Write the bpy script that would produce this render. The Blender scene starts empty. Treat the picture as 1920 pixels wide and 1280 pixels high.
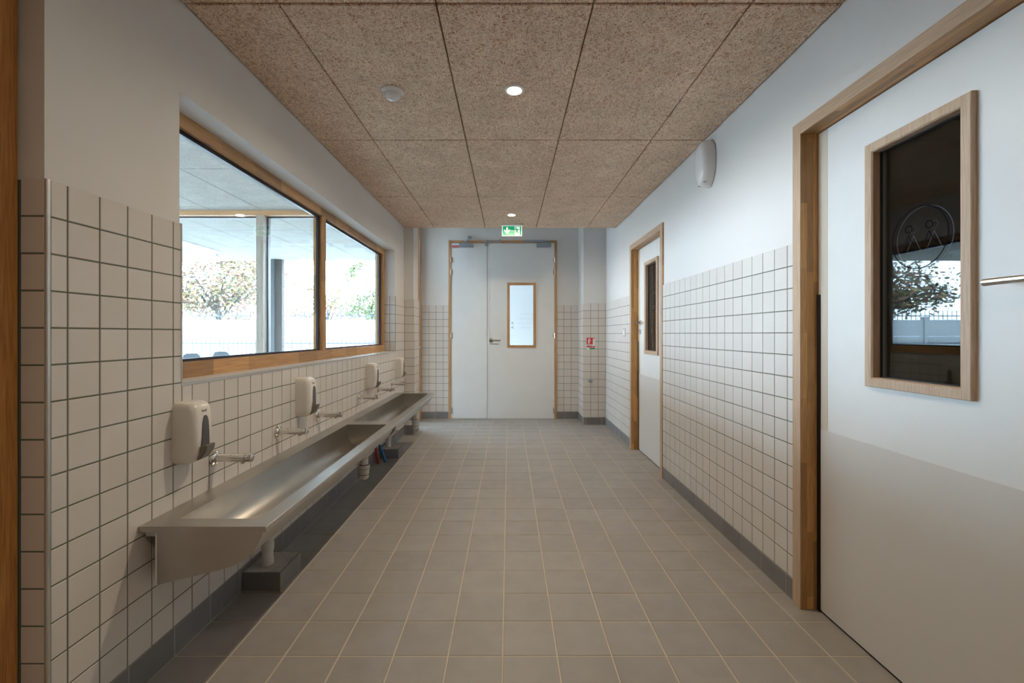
import bpy, bmesh, math, random
from mathutils import Vector, Matrix
random.seed(7)
PI = math.pi
S = bpy.context.scene
COL = S.collection

# ------------------------------------------------------------------ camera, sky, exposure
cd = bpy.data.cameras.new('camera'); cam = bpy.data.objects.new('camera', cd); COL.objects.link(cam)
cam.location = (0, 0, 1.178); cam.rotation_euler = (PI/2, 0, 0)
cd.sensor_width = 36; cd.lens = 36*850/1920; cd.shift_x = 6/1920; cd.shift_y = -14/1920
cd.clip_start = .02; cd.clip_end = 200
S.camera = cam
SKY = 24.0
W = bpy.data.worlds.new('sky'); S.world = W; W.use_nodes = True
bg = W.node_tree.nodes['Background']
bg.inputs[0].default_value = (.68, .84, 1.0, 1); bg.inputs[1].default_value = SKY
LAMP = 13.0
S.view_settings.view_transform = 'Standard'; S.view_settings.look = 'None'
S.view_settings.gamma = 1; S.view_settings.use_curve_mapping = False
S.view_settings.exposure = 0.29
S.cycles.max_bounces = 12; S.cycles.diffuse_bounces = 6; S.cycles.transparent_max_bounces = 16

# ------------------------------------------------------------------ materials
def lin(c):
    return tuple((x/255/12.92 if x/255 <= .04045 else ((x/255+.055)/1.055)**2.4) for x in c)
def mat(name, color, rough=.5, metal=0.0, spec=.5, emit=None, estr=0):
    m = bpy.data.materials.new(name); m.use_nodes = True
    b = m.node_tree.nodes['Principled BSDF']
    b.inputs['Base Color'].default_value = (*color, 1)
    b.inputs['Roughness'].default_value = rough
    b.inputs['Metallic'].default_value = metal
    b.inputs['Specular IOR Level'].default_value = spec
    if emit:
        b.inputs['Emission Color'].default_value = (*emit, 1); b.inputs['Emission Strength'].default_value = estr
    return m
class NT:
    def __init__(s, m): s.m = m; s.t = m.node_tree; s.b = s.t.nodes['Principled BSDF']
    def n(s, ty, **kw):
        x = s.t.nodes.new(ty)
        for k, v in kw.items():
            if k.startswith('_'): setattr(x, k[1:], v)
            else: x.inputs[k.replace('__', ' ')].default_value = v
        return x
    def l(s, a, b): s.t.links.new(a, b)
    def coord(s, scale=(1, 1, 1), rot=(0, 0, 0), out='Object', src=None):
        mp = s.n('ShaderNodeMapping'); mp.inputs['Scale'].default_value = scale; mp.inputs['Rotation'].default_value = rot
        if src is None: src = s.n('ShaderNodeTexCoord').outputs[out]
        s.l(src, mp.inputs['Vector']); return mp.outputs[0]
    def ramp(s, fac, stops):
        r = s.n('ShaderNodeValToRGB'); e = r.color_ramp.elements
        while len(e) < len(stops): e.new(.5)
        for i, (p, c) in enumerate(stops): e[i].position = p; e[i].color = (*c, 1) if len(c) == 3 else c
        s.l(fac, r.inputs[0]); return r.outputs[0]
    def math(s, op, a, b=None, c=None):
        x = s.n('ShaderNodeMath', _operation=op)
        for i, v in enumerate((a, b, c)):
            if v is None: continue
            if isinstance(v, (int, float)): x.inputs[i].default_value = v
            else: s.l(v, x.inputs[i])
        return x.outputs[0]
    def mix(s, fac, a, b, mode='MIX'):
        x = s.n('ShaderNodeMix', _data_type='RGBA', _blend_type=mode)
        for i, v in ((0, fac), (6, a), (7, b)):
            if isinstance(v, (int, float)): x.inputs[i].default_value = v
            elif isinstance(v, tuple): x.inputs[i].default_value = (*v, 1)
            else: s.l(v, x.inputs[i])
        return x.outputs[2]
    def bump(s, h, st, dist=.01):
        x = s.n('ShaderNodeBump'); x.inputs['Strength'].default_value = st; x.inputs['Distance'].default_value = dist
        s.l(h, x.inputs['Height']); s.l(x.outputs[0], s.b.inputs['Normal'])

def tile_mat(name, col, rough, var=.06, noise=.05, world=True, bumpy=.02):
    m = mat(name, col, rough); t = NT(m)
    oi = t.n('ShaderNodeObjectInfo'); g = t.n('ShaderNodeNewGeometry')
    nz = t.n('ShaderNodeTexNoise', Scale=9.0, Detail=5.0, Roughness=.6); t.l(g.outputs['Position'], nz.inputs['Vector'])
    f = t.math('ADD', t.math('MULTIPLY', t.math('SUBTRACT', oi.outputs['Random'], .5), var), t.math('MULTIPLY', t.math('SUBTRACT', nz.outputs['Fac'], .5), noise*2))
    f = t.math('ADD', f, 1.0)
    c = t.n('ShaderNodeCombineColor')
    for i in range(3): t.l(t.math('MULTIPLY', f, col[i]), c.inputs[i])
    t.l(c.outputs[0], t.b.inputs['Base Color'])
    n2 = t.n('ShaderNodeTexNoise', Scale=60.0, Detail=3.0); t.l(g.outputs['Position'], n2.inputs['Vector'])
    t.bump(n2.outputs['Fac'], bumpy, .01)
    return m
M = {}
M['wall_tile'] = tile_mat('glazed white wall tile', (.635, .60, .57), .34, .05, .02, bumpy=.01)
M['floor_tile'] = tile_mat('grey floor tile', (.315, .298, .28), .47, .09, .16)
M['skirt_tile'] = tile_mat('dark grey skirting tile', (.19, .185, .19), .45, .12, .2)
M['wall_grout'] = mat('wall grout', (.13, .15, .12), .9)
M['floor_grout'] = mat('floor grout', (.56, .49, .385), .9)
M['skirt_grout'] = mat('skirting grout', (.42, .40, .36), .9)
M['cement'] = tile_mat('rough cement', (.46, .43, .38), .95, 0, .5, bumpy=.6)
M['white_plastic'] = mat('white plastic', (.72, .69, .64), .25)
M['cool_plastic'] = mat('white glossy plastic', (.74, .74, .74), .15)
M['pvc'] = mat('white pvc', (.62, .61, .57), .4)
M['grey_plastic'] = mat('grey plastic', (.20, .185, .165), .35)
M['grey_window'] = mat('smoked plastic', (.10, .10, .105), .15)
M['chrome'] = mat('chrome', (.75, .74, .72), .08, 1)
M['satin_steel'] = mat('satin steel', (.62, .60, .57), .28, 1)
M['galv'] = mat('silver painted metal', (.36, .40, .44), .4, .6)
M['post_steel'] = mat('dark galvanised post', (.075, .09, .098), .7)
M['post_timber'] = mat('dark weathered timber', (.06, .048, .038), .8)
M['alu'] = mat('aluminium trim', (.55, .55, .54), .35, .7)
M['lipping'] = mat('cream edge lipping', (.60, .54, .45), .5)
M['dark_steel'] = mat('dark satin steel', (.26, .245, .225), .35, .9)
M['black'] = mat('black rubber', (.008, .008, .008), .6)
M['dark_frame'] = mat('dark gasket', (.01, .015, .03), .3)
M['red'] = mat('sign red', (.55, .02, .02), .5)
M['redlabel'] = mat('label red', (.50, .04, .07), .5)
M['green'] = mat('sign green', (.0, .25, .11), .5)
M['green_lit'] = mat('lit sign green', (.0, .32, .14), .4, emit=(.0, .42, .18), estr=.45)
M['white_lit'] = mat('lit sign white', (.8, .8, .8), .4, emit=(.9, 1, .93), estr=.5)
M['white_flat'] = mat('sign white', (.78, .78, .76), .5)
M['text_dark'] = mat('dark lettering', (.05, .05, .055), .6)
M['text_pale'] = mat('pale lettering', (.55, .58, .62), .7)
M['blue_hose'] = mat('blue conduit', (.01, .12, .33), .4)
M['red_hose'] = mat('red conduit', (.35, .02, .02), .4)
M['board_edge'] = mat('dark board edge', (.30, .18, .08), .95)
M['lens'] = mat('lamp lens', (1, 1, 1), .3, emit=(1, .86, .66), estr=30)
M['bark'] = mat('bark', (.05, .04, .03), .9)
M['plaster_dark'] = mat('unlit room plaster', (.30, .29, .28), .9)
M['fence_wall'] = tile_mat('pale concrete', (.33, .33, .33), .9, .05, .1)
M['fence_metal'] = mat('grey fence paint', (.03, .04, .06), .7)
M['ground'] = tile_mat('pale paving', (.42, .42, .41), .9, 0, .1)
M['chair_grey'] = mat('grey moulded plastic', (.075, .085, .095), .6)
M['emblem_reflection'] = mat('emblem film on the inner pane', (.16, .19, .25), .8)  # reflection of the emblem, painted as a second figure
M['emblem'] = mat('emblem film', (.004, .006, .014), .9, spec=.05)

def plaster():
    m = mat('painted plaster', (.69, .68, .665), .75); t = NT(m)
    g = t.n('ShaderNodeNewGeometry')
    n = t.n('ShaderNodeTexNoise', Scale=220.0, Detail=3.0); t.l(g.outputs['Position'], n.inputs['Vector'])
    t.bump(n.outputs['Fac'], .05, .004)
    n2 = t.n('ShaderNodeTexNoise', Scale=1.3, Detail=3.0); t.l(g.outputs['Position'], n2.inputs['Vector'])
    c = t.ramp(n2.outputs['Fac'], [(.3, (.675, .665, .65)), (.7, (.705, .695, .68))]); t.l(c, t.b.inputs['Base Color'])
    return m
M['plaster'] = plaster()
def door_white():
    m = mat('white door laminate', (.69, .69, .675), .42); t = NT(m)
    g = t.n('ShaderNodeNewGeometry')
    n = t.n('ShaderNodeTexNoise', Scale=6.0, Detail=4.0); t.l(g.outputs['Position'], n.inputs['Vector'])
    c = t.ramp(n.outputs['Fac'], [(.3, (.72, .725, .715)), (.7, (.745, .75, .74))]); t.l(c, t.b.inputs['Base Color'])
    return m
M['door'] = door_white()
M['kick'] = mat('kick plate laminate', (.63, .61, .585), .38)

def wood(name, a, b, grain_axis, stave=False, rough=.45):
    """a light, b dark colour; grain runs along the world axis given"""
    m = mat(name, a, rough); t = NT(m)
    g = t.n('ShaderNodeNewGeometry').outputs['Position']
    sc = [26, 26, 26]; sc[grain_axis] = 1.6
    v = t.coord(tuple(sc), src=g)
    n = t.n('ShaderNodeTexNoise', Scale=1.0, Detail=6.0, Roughness=.62, Distortion=.9); t.l(v, n.inputs['Vector'])
    sf = [220, 220, 220]; sf[grain_axis] = 9
    v2 = t.coord(tuple(sf), src=g)
    n2 = t.n('ShaderNodeTexNoise', Scale=1.0, Detail=3.0); t.l(v2, n2.inputs['Vector'])
    c = t.ramp(n.outputs['Fac'], [(.28, b), (.52, tuple((x+y)/2 for x, y in zip(a, b))), (.72, a)])
    c = t.mix(.35, c, t.ramp(n2.outputs['Fac'], [(.35, tuple(x*.6 for x in b)), (.6, a)]))
    if stave:
        # finger-jointed staves: lamella index across, block index along with a random offset per lamella
        sx = t.n('ShaderNodeSeparateXYZ'); t.l(g, sx.inputs[0])
        ax = [sx.outputs[i] for i in range(3)]
        along = ax[grain_axis]; oth = [ax[i] for i in range(3) if i != grain_axis]
        lam = t.math('FLOOR', t.math('MULTIPLY', t.math('ADD', oth[0], t.math('MULTIPLY', oth[1], .01)), 1/.027))
        wn = t.n('ShaderNodeTexWhiteNoise', _noise_dimensions='1D'); t.l(lam, wn.inputs['W'])
        blk = t.math('FLOOR', t.math('ADD', t.math('MULTIPLY', along, 3.6), t.math('MULTIPLY', wn.outputs['Value'], 5.0)))
        wn2 = t.n('ShaderNodeTexWhiteNoise', _noise_dimensions='2D')
        cb = t.n('ShaderNodeCombineXYZ'); t.l(lam, cb.inputs[0]); t.l(blk, cb.inputs[1]); t.l(cb.outputs[0], wn2.inputs['Vector'])
        fac = t.math('ADD', .66, t.math('MULTIPLY', wn2.outputs['Value'], .5))
        cc = t.n('ShaderNodeCombineColor')
        for i in range(3): t.l(fac, cc.inputs[i])
        c = t.mix(1.0, c, cc.outputs[0], 'MULTIPLY')
    t.l(c, t.b.inputs['Base Color'])
    t.bump(n2.outputs['Fac'], .06, .003)
    return m
WA, WB = (.56, .33, .16), (.40, .20, .08)
M['wood_z'] = wood('beech upright', WA, WB, 2)
M['wood_y'] = wood('beech lengthwise', WA, WB, 1)
M['wood_x'] = wood('beech crosswise', WA, WB, 0)
M['stave_z'] = wood('finger jointed beech upright', (.64, .36, .13), (.44, .20, .055), 2, True)
M['stave_y'] = wood('finger jointed beech lengthwise', (.62, .37, .17), (.46, .24, .09), 1, True)
M['pale_z'] = wood('daylight-toned beech upright', (.56, .41, .29), (.46, .31, .20), 2)  # front faces of the frames: bluish daylight put into the beech colour
M['pale_y'] = wood('daylight-toned beech lengthwise', (.56, .41, .29), (.46, .31, .20), 1)
M['post_z'] = wood('orange stained timber', (.66, .31, .08), (.32, .11, .02), 2)
M['grey_wood'] = wood('weathered timber', (.40, .34, .27), (.27, .22, .17), 2)

def steel():
    m = mat('brushed stainless steel', (.50, .475, .44), .27, 1); t = NT(m)
    cv = t.n('ShaderNodeCombineXYZ', X=.04, Y=1.0, Z=.06); t.l(cv.outputs[0], t.b.inputs['Tangent']); t.b.inputs['Anisotropic'].default_value = .75; t.b.inputs['Anisotropic Rotation'].default_value = .25
    g = t.n('ShaderNodeNewGeometry').outputs['Position']
    v = t.coord((40, 2.5, 40), src=g)
    n = t.n('ShaderNodeTexNoise', Scale=3.0, Detail=2.0); t.l(v, n.inputs['Vector'])
    t.l(t.math('ADD', t.math('MULTIPLY', n.outputs['Fac'], .05), .30), t.b.inputs['Roughness'])
    v2 = t.coord((4, 4, 4), src=g)
    n2 = t.n('ShaderNodeTexNoise', Scale=1.0, Detail=5.0); t.l(v2, n2.inputs['Vector'])
    t.l(t.ramp(n2.outputs['Fac'], [(.3, (.45, .43, .40)), (.7, (.54, .515, .48))]), t.b.inputs['Base Color'])
    return m
M['steel'] = steel()

def glass(name, tint, f0, rough=0.0):
    m = bpy.data.materials.new(name); m.use_nodes = True
    t = m.node_tree; t.nodes.clear()
    o = t.nodes.new('ShaderNodeOutputMaterial'); mx = t.nodes.new('ShaderNodeMixShader')
    tr = t.nodes.new('ShaderNodeBsdfTransparent'); gl = t.nodes.new('ShaderNodeBsdfGlossy'); lw = t.nodes.new('ShaderNodeLayerWeight')
    tr.inputs[0].default_value = (*tint, 1); gl.inputs['Roughness'].default_value = rough; lw.inputs[0].default_value = .5
    p = t.nodes.new('ShaderNodeMath'); p.operation = 'POWER'; p.inputs[1].default_value = 5; t.links.new(lw.outputs['Facing'], p.inputs[0])
    a = t.nodes.new('ShaderNodeMath'); a.operation = 'MULTIPLY_ADD'; a.inputs[1].default_value = 1-f0; a.inputs[2].default_value = f0
    t.links.new(p.outputs[0], a.inputs[0]); t.links.new(a.outputs[0], mx.inputs[0])
    t.links.new(tr.outputs[0], mx.inputs[1]); t.links.new(gl.outputs[0], mx.inputs[2]); t.links.new(mx.outputs[0], o.inputs[0])
    return m
M['glass'] = glass('clear window glass', (.93, .965, .98), .03)
M['door_glass'] = glass('dark door glass', (.78, .80, .80), .05)

def woodwool(name, tan, light, dark):
    m = mat(name, tan, .95); t = NT(m)
    g = t.n('ShaderNodeNewGeometry').outputs['Position']
    wv = t.n('ShaderNodeTexNoise', Scale=14.0, Detail=2.0, _noise_dimensions='3D'); t.l(g, wv.inputs['Vector'])
    off = t.n('ShaderNodeVectorMath', _operation='SCALE'); t.l(wv.outputs['Color'], off.inputs[0]); off.inputs['Scale'].default_value = .045
    add = t.n('ShaderNodeVectorMath', _operation='ADD'); t.l(g, add.inputs[0]); t.l(off.outputs[0], add.inputs[1])
    strands = None
    for i, ang in enumerate((.2, .85, 1.5, 2.1, 2.75)):
        v = t.coord((135, 16, 30), src=t.coord((1, 1, 1), (0, 0, ang*1.1), src=add.outputs[0]))
        n = t.n('ShaderNodeTexNoise', Scale=1.0, Detail=1.0); t.l(v, n.inputs['Vector'])
        r = t.math('ABSOLUTE', t.math('SUBTRACT', n.outputs['Fac'], .5))
        s1 = t.n('ShaderNodeMapRange'); s1.inputs['From Min'].default_value = .0; s1.inputs['From Max'].default_value = .05
        s1.inputs['To Min'].default_value = 1; s1.inputs['To Max'].default_value = 0
        t.l(r, s1.inputs['Value'])
        strands = s1.outputs[0] if strands is None else t.math('MAXIMUM', strands, s1.outputs[0])
    pit = t.n('ShaderNodeTexNoise', Scale=150.0, Detail=3.0, Roughness=.7); t.l(g, pit.inputs['Vector'])
    big = t.n('ShaderNodeTexNoise', Scale=5.0, Detail=3.0); t.l(g, big.inputs['Vector'])
    base = t.ramp(pit.outputs['Fac'], [(.36, dark), (.54, tan), (.75, tuple(x*1.25 for x in tan))])
    c = t.mix(t.math('MULTIPLY', strands, .82), base, light)
    sh = t.ramp(big.outputs['Fac'], [(.3, (.9, .9, .9)), (.7, (1.06, 1.06, 1.06))])
    c = t.mix(1.0, c, sh, 'MULTIPLY')
    t.l(c, t.b.inputs['Base Color'])
    t.bump(t.math('ADD', strands, pit.outputs['Fac']), .5, .003)
    return m
M['woodwool'] = woodwool('wood wool ceiling board', (.56, .30, .15), (1.0, .83, .67), (.13, .05, .018))
M['woodwool_pale'] = woodwool('pale wood wool board', (.32, .285, .235), (.44, .41, .37), (.17, .14, .11))

# ------------------------------------------------------------------ mesh helpers
def bm_new(): return bmesh.new()
def box(bm, x0, x1, y0, y1, z0, z1):
    x0, x1 = sorted((x0, x1)); y0, y1 = sorted((y0, y1)); z0, z1 = sorted((z0, z1))
    v = [bm.verts.new((x, y, z)) for z in (z0, z1) for y in (y0, y1) for x in (x0, x1)]
    fs = [bm.faces.new([v[i] for i in f]) for f in ((0, 2, 3, 1), (4, 5, 7, 6), (0, 1, 5, 4), (2, 6, 7, 3), (0, 4, 6, 2), (1, 3, 7, 5))]
    return fs
def bbox(bm, x0, x1, y0, y1, z0, z1, r=.003, seg=2):
    fs = box(bm, x0, x1, y0, y1, z0, z1)
    ed = list({e for f in fs for e in f.edges})
    bmesh.ops.bevel(bm, geom=ed, offset=r, segments=seg, profile=.5, affect='EDGES')
    return bm
def frame_mat(d):
    d = Vector(d).normalized(); a = Vector((0, 0, 1)) if abs(d.z) < .9 else Vector((1, 0, 0))
    u = d.cross(a).normalized(); w = d.cross(u).normalized(); return u, w
def tube(bm, pts, rad, n=12, caps=True):
    """swept circle along pts; rad a number or one per point"""
    rings = []
    for i, p in enumerate(pts):
        p = Vector(p)
        d = (Vector(pts[min(i+1, len(pts)-1)]) - Vector(pts[max(i-1, 0)]))
        if d.length < 1e-9: d = Vector(pts[-1])-Vector(pts[0])
        u, w = frame_mat(d); r = rad[i] if isinstance(rad, (list, tuple)) else rad
        rings.append([bm.verts.new(p+u*math.cos(2*PI*k/n)*r+w*math.sin(2*PI*k/n)*r) for k in range(n)])
    for a, b in zip(rings, rings[1:]):
        for k in range(n): bm.faces.new((a[k], a[(k+1) % n], b[(k+1) % n], b[k]))
    if caps: bm.faces.new(rings[0][::-1]); bm.faces.new(rings[-1])
    return bm
def prism(bm, pts, vec):
    """closed polygon of 3D points extruded by vec"""
    v = Vector(vec); a = [bm.verts.new(p) for p in pts]; b = [bm.verts.new(Vector(p)+v) for p in pts]
    n = len(a); bm.faces.new(a); bm.faces.new(b[::-1])
    for i in range(n): bm.faces.new((a[i], b[i], b[(i+1) % n], a[(i+1) % n]))
    return bm
def ring_rect(bm, o, i, axis, c0, c1):
    """rectangular frame; o, i = (u0,u1,v0,v1) outer and inner; axis 'x' or 'y' is the thickness axis"""
    def P(u, v, c): return (c, u, v) if axis == 'x' else (u, c, v)
    O = [(o[0], o[2]), (o[1], o[2]), (o[1], o[3]), (o[0], o[3])]; I = [(i[0], i[2]), (i[1], i[2]), (i[1], i[3]), (i[0], i[3])]
    vs = {}
    for nm, L in (('O', O), ('I', I)):
        for c in (0, 1): vs[nm, c] = [bm.verts.new(P(u, v, (c0, c1)[c])) for u, v in L]
    for k in range(4):
        j = (k+1) % 4
        for c in (0, 1): bm.faces.new((vs['O', c][k], vs['O', c][j], vs['I', c][j], vs['I', c][k]))
        bm.faces.new((vs['O', 0][k], vs['O', 1][k], vs['O', 1][j], vs['O', 0][j]))
        bm.faces.new((vs['I', 0][k], vs['I', 1][k], vs['I', 1][j], vs['I', 0][j]))
    return bm
def obj(name, bm, m, parent=None, smooth=False, loc=None):
    """loc: where the object's origin sits; vertices are given in world space (or in the parent's space)"""
    if isinstance(bm, bmesh.types.BMesh):
        bmesh.ops.recalc_face_normals(bm, faces=bm.faces)
        me = bpy.data.meshes.new(name); bm.to_mesh(me); bm.free()
    else: me = bm
    if not me.materials: me.materials.append(M[m] if isinstance(m, str) else m)
    if smooth:
        for p in me.polygons: p.use_smooth = True
        try: me.set_sharp_from_angle(angle=math.radians(38))
        except Exception: pass
    o = bpy.data.objects.new(name, me); COL.objects.link(o)
    if parent is not None:
        o.parent = parent
    if loc is not None:
        me.transform(Matrix.Translation(-Vector(loc))); o.location = loc
    return o
def thing(name, label, cat, loc=(0, 0, 0), group=None, rotz=0):
    o = bpy.data.objects.new(name, None); COL.objects.link(o); o.location = loc; o.rotation_euler = (0, 0, rotz)
    o.empty_display_size = .05
    o['label'] = label; o['category'] = cat
    if group: o['group'] = group
    return o
def wobj(name, bm, m, parent, smooth=False):
    """part whose vertices are in world space under a thing that stands somewhere (unrotated)"""
    bmesh.ops.translate(bm, verts=bm.verts, vec=-parent_world(parent))
    return obj(name, bm, m, parent, smooth)
def parent_world(p):
    v = Vector((0, 0, 0))
    while p is not None: v += p.location; p = p.parent
    return v
def tag(o, label, cat, group=None):
    o['label'] = label; o['category'] = cat
    if group: o['group'] = group
    return o
def struct(name, bm=None, m=None):
    if bm is None:
        o = bpy.data.objects.new(name, None); COL.objects.link(o)
    else: o = obj(name, bm, m)
    o['kind'] = 'structure'; return o
def dup(root, loc, label=None, group=None):
    r = root.copy(); COL.objects.link(r); r.location = loc
    if label: r['label'] = label
    if group: r['group'] = group
    for ch in list(root.children):
        c = ch.copy(); COL.objects.link(c); c.parent = r
        for g in ch.children:
            d = g.copy(); COL.objects.link(d); d.parent = c
    return r
def text_mesh(body, size, thick=.0004, align='CENTER'):
    cu = bpy.data.curves.new('lettering', 'FONT'); cu.body = body; cu.size = size; cu.extrude = thick
    cu.align_x = align; cu.align_y = 'CENTER'; cu.resolution_u = 2
    o = bpy.data.objects.new('lettering', cu); COL.objects.link(o)
    dg = bpy.context.evaluated_depsgraph_get(); me = bpy.data.meshes.new_from_object(o.evaluated_get(dg))
    bpy.data.objects.remove(o); return me
# orientation matrices: local x,y in the face, local z out of it
FACE = {'+x': Matrix(((0, 0, 1), (1, 0, 0), (0, 1, 0))), '-x': Matrix(((0, 0, -1), (-1, 0, 0), (0, 1, 0))),
        '-y': Matrix(((1, 0, 0), (0, 0, -1), (0, 1, 0))), '+z': Matrix.Identity(3), '-z': Matrix(((1, 0, 0), (0, -1, 0), (0, 0, -1)))}

# ------------------------------------------------------------------ tiles
TM = {}
def slab_verts(w, h, t, b):
    a, c = w/2, h/2
    vs = []
    for (x, y, z) in ((a-b, c-b, 0), (a, c, -b), (a, c, -t)):
        vs += [(-x, -y, z), (x, -y, z), (x, y, z), (-x, y, z)]
    fs = [(0, 1, 2, 3)]
    for k in (0, 4):
        for i in range(4): fs.append((k+i, k+4+i, k+4+(i+1) % 4, k+(i+1) % 4))
    return vs, fs
def tile_mesh(w, h, t, b, m):
    key = (round(w, 4), round(h, 4), t, m)
    if key not in TM:
        me = bpy.data.meshes.new('tile'); v, f = slab_verts(w, h, t, b); me.from_pydata(v, [], f); me.update(); me.materials.append(M[m]); TM[key] = me
    return TM[key]
def cells(uj, vj, holes=()):
    out = []
    for u0, u1 in zip(uj, uj[1:]):
        for v0, v1 in zip(vj, vj[1:]):
            rects = [(u0, u1, v0, v1)]
            for (a, b, c, d) in holes:
                nr = []
                for (p, q, r, s) in rects:
                    if q <= a+1e-4 or p >= b-1e-4 or s <= c+1e-4 or r >= d-1e-4: nr.append((p, q, r, s)); continue
                    if p < a-.004: nr.append((p, a, r, s))
                    if q > b+.004: nr.append((b, q, r, s))
                    P, Q = max(p, a), min(q, b)
                    if r < c-.004: nr.append((P, Q, r, c))
                    if s > d+.004: nr.append((P, Q, d, s))
                rects = nr
            out += rects
    return out
def lay(parent, face, plane, cs, m, name='wall_tile', gap=.0042, t=.009, b=.0012, limit=300, key=None, stuff='more_wall_tiles', jit=.0006):
    """lay tiles: cs = cells (u0,u1,v0,v1) in the face; plane = coordinate of the tiles' outer face"""
    R = FACE[face]
    def centre(u, v, d=0.0):
        if face in ('+x', '-x'): return Vector((plane+d*(1 if face == '+x' else -1), u, v))
        if face == '-y': return Vector((u, plane-d, v))
        return Vector((u, v, plane+d*(1 if face == '+z' else -1)))
    cs = [c for c in cs if c[1]-c[0] > gap+.004 and c[3]-c[2] > gap+.004]
    if key: cs = sorted(cs, key=key)
    n = 0; rest = []
    for c in cs:
        w, h = c[1]-c[0]-gap, c[3]-c[2]-gap
        if n < limit:
            o = bpy.data.objects.new(name, tile_mesh(w, h, t, b, m)); COL.objects.link(o); o.parent = parent
            tw = Matrix.Rotation(random.uniform(-jit, jit)*4, 3, 'X') @ Matrix.Rotation(random.uniform(-jit, jit)*4, 3, 'Y')
            o.matrix_basis = Matrix.Translation(centre((c[0]+c[1])/2, (c[2]+c[3])/2, -random.random()*jit)-parent_world(parent)) @ (R @ tw).to_4x4(); n += 1
        else: rest.append((c, w, h))
    if rest:
        V, F = [], []
        for c, w, h in rest:
            v, f = slab_verts(w, h, t, b); base = len(V); ce = centre((c[0]+c[1])/2, (c[2]+c[3])/2)-parent_world(parent)
            V += [tuple(R @ Vector(p)+ce) for p in v]; F += [tuple(i+base for i in g) for g in f]
        me = bpy.data.meshes.new(stuff); me.from_pydata(V, [], F); me.update(); me.materials.append(M[m])
        o = bpy.data.objects.new(stuff, me); COL.objects.link(o); o.parent = parent; o['kind'] = 'stuff'
def joints(start, pitch, lo, hi):
    k = math.ceil((lo-start)/pitch-1e-6); L = [lo]
    while start+k*pitch < hi-.002:
        if start+k*pitch > lo+.002: L.append(start+k*pitch)
        k += 1
    return L+[hi]

# ------------------------------------------------------------------ measures (metres; camera at origin looking along +y)
CZ = 2.421                 # corridor ceiling
XL, XR = -1.228, 1.262     # plaster planes
TL, TR = -1.218, 1.252     # tile faces
YE = 5.30                  # where the corridor's low ceiling ends
YB = 6.30                  # wall with the double door
HZ = 2.95                  # height of the end bay
ZL, SL = 1.588, .110       # left: tile top, skirting top
ZR, SR = 1.578, .0975

# ------------------------------------------------------------------ floor
b = bm_new(); box(b, -1.45, 1.62, -2.6, 6.62, -.12, -.0022)
floor = struct('floor', b, 'floor_grout')
xj = joints(-1.0225, .2, XL+.004, 1.345)
yj = joints(1.6605, .1995, -2.4, 6.34)
lay(floor, '+z', 0, cells(xj, yj), 'floor_tile', 'floor_tile', .0054, .008, .0012, 300,
    key=lambda c: (0 if c[3] > 1.44 else 1, c[2]), stuff='more_floor_tiles')

# ------------------------------------------------------------------ corridor ceiling, wood wool boards
b = bm_new(); box(b, -1.42, 1.45, -2.6, YE+.02, CZ+.028, CZ+.12)
ceil = struct('ceiling', b, 'board_edge')
cx = [-1.226, -.870, -.275, .320, .915, 1.26]; cy = [-2.4, -.69, .51, 1.71, 2.91, 4.11, YE+.02]
for c in cells(cx, cy):
    bb = bm_new(); w, h = c[1]-c[0]-.006, c[3]-c[2]-.010
    v, f = slab_verts(w, h, .028, .003); me = bpy.data.meshes.new('ceiling_panel')
    me.from_pydata([tuple(FACE['-z'] @ Vector(p)) for p in v], [], f); me.update(); me.materials.append(M['woodwool']); bb.free()
    o = bpy.data.objects.new('ceiling_panel', me); COL.objects.link(o); o.parent = ceil
    o.location = ((c[0]+c[1])/2, (c[2]+c[3])/2, CZ+random.uniform(0, .0012))
b = bm_new(); box(b, -1.22, XR, YE-.09, YE+.012, CZ+.03, HZ); o = struct('wall_front', b, 'plaster')      # drop above the ceiling's edge
b = bm_new(); box(b, -1.42, 1.6, YE-.1, YB+.2, HZ, HZ+.1); struct('ceiling_bay', b, 'plaster')

# ------------------------------------------------------------------ left wall with the window opening
WY0, WY1, WZ0, WZ1 = 1.690, 4.880, .995, 2.082
b = bm_new()
box(b, -1.44, XL, 1.2062, WY0, -.05, CZ+.03); box(b, -1.44, XL, WY1, YE+.28, -.05, HZ)
box(b, -1.44, XL, WY0, WY1, -.05, WZ0-.012); box(b, -1.44, XL, WY0, WY1, WZ1, CZ+.03)
box(b, XL, -1.115, YE, YE+.28, -.05, HZ)                                         # pier at the corridor's end
box(b, -1.50, -1.299, -2.4, 1.196, -.05, CZ+.03); box(b, -1.44, -1.299, 1.18, 1.1962, -.05, CZ+.03)
wl = struct('wall_left', b, 'plaster')
b = bm_new(); box(b, XL-.002, TL-.0016, 1.2, WY0-.002, SL, ZL-.002); box(b, XL-.002, TL-.0016, WY0-.002, WY1, SL, WZ0-.006); box(b, XL-.002, TL-.0016, WY1, YE, SL, ZL-.002)
obj('grout_bed', b, 'wall_grout', wl)
uL = joints(1.2525, .0985, 1.205, YE-.001); vL = [ZL-.0985*k for k in range(16)][::-1]; vL[0] = SL+.001
lay(wl, '+x', TL, cells(uL, vL, [(WY0, WY1, WZ0-.004, 3)]), 'wall_tile', key=lambda c: c[0])
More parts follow.
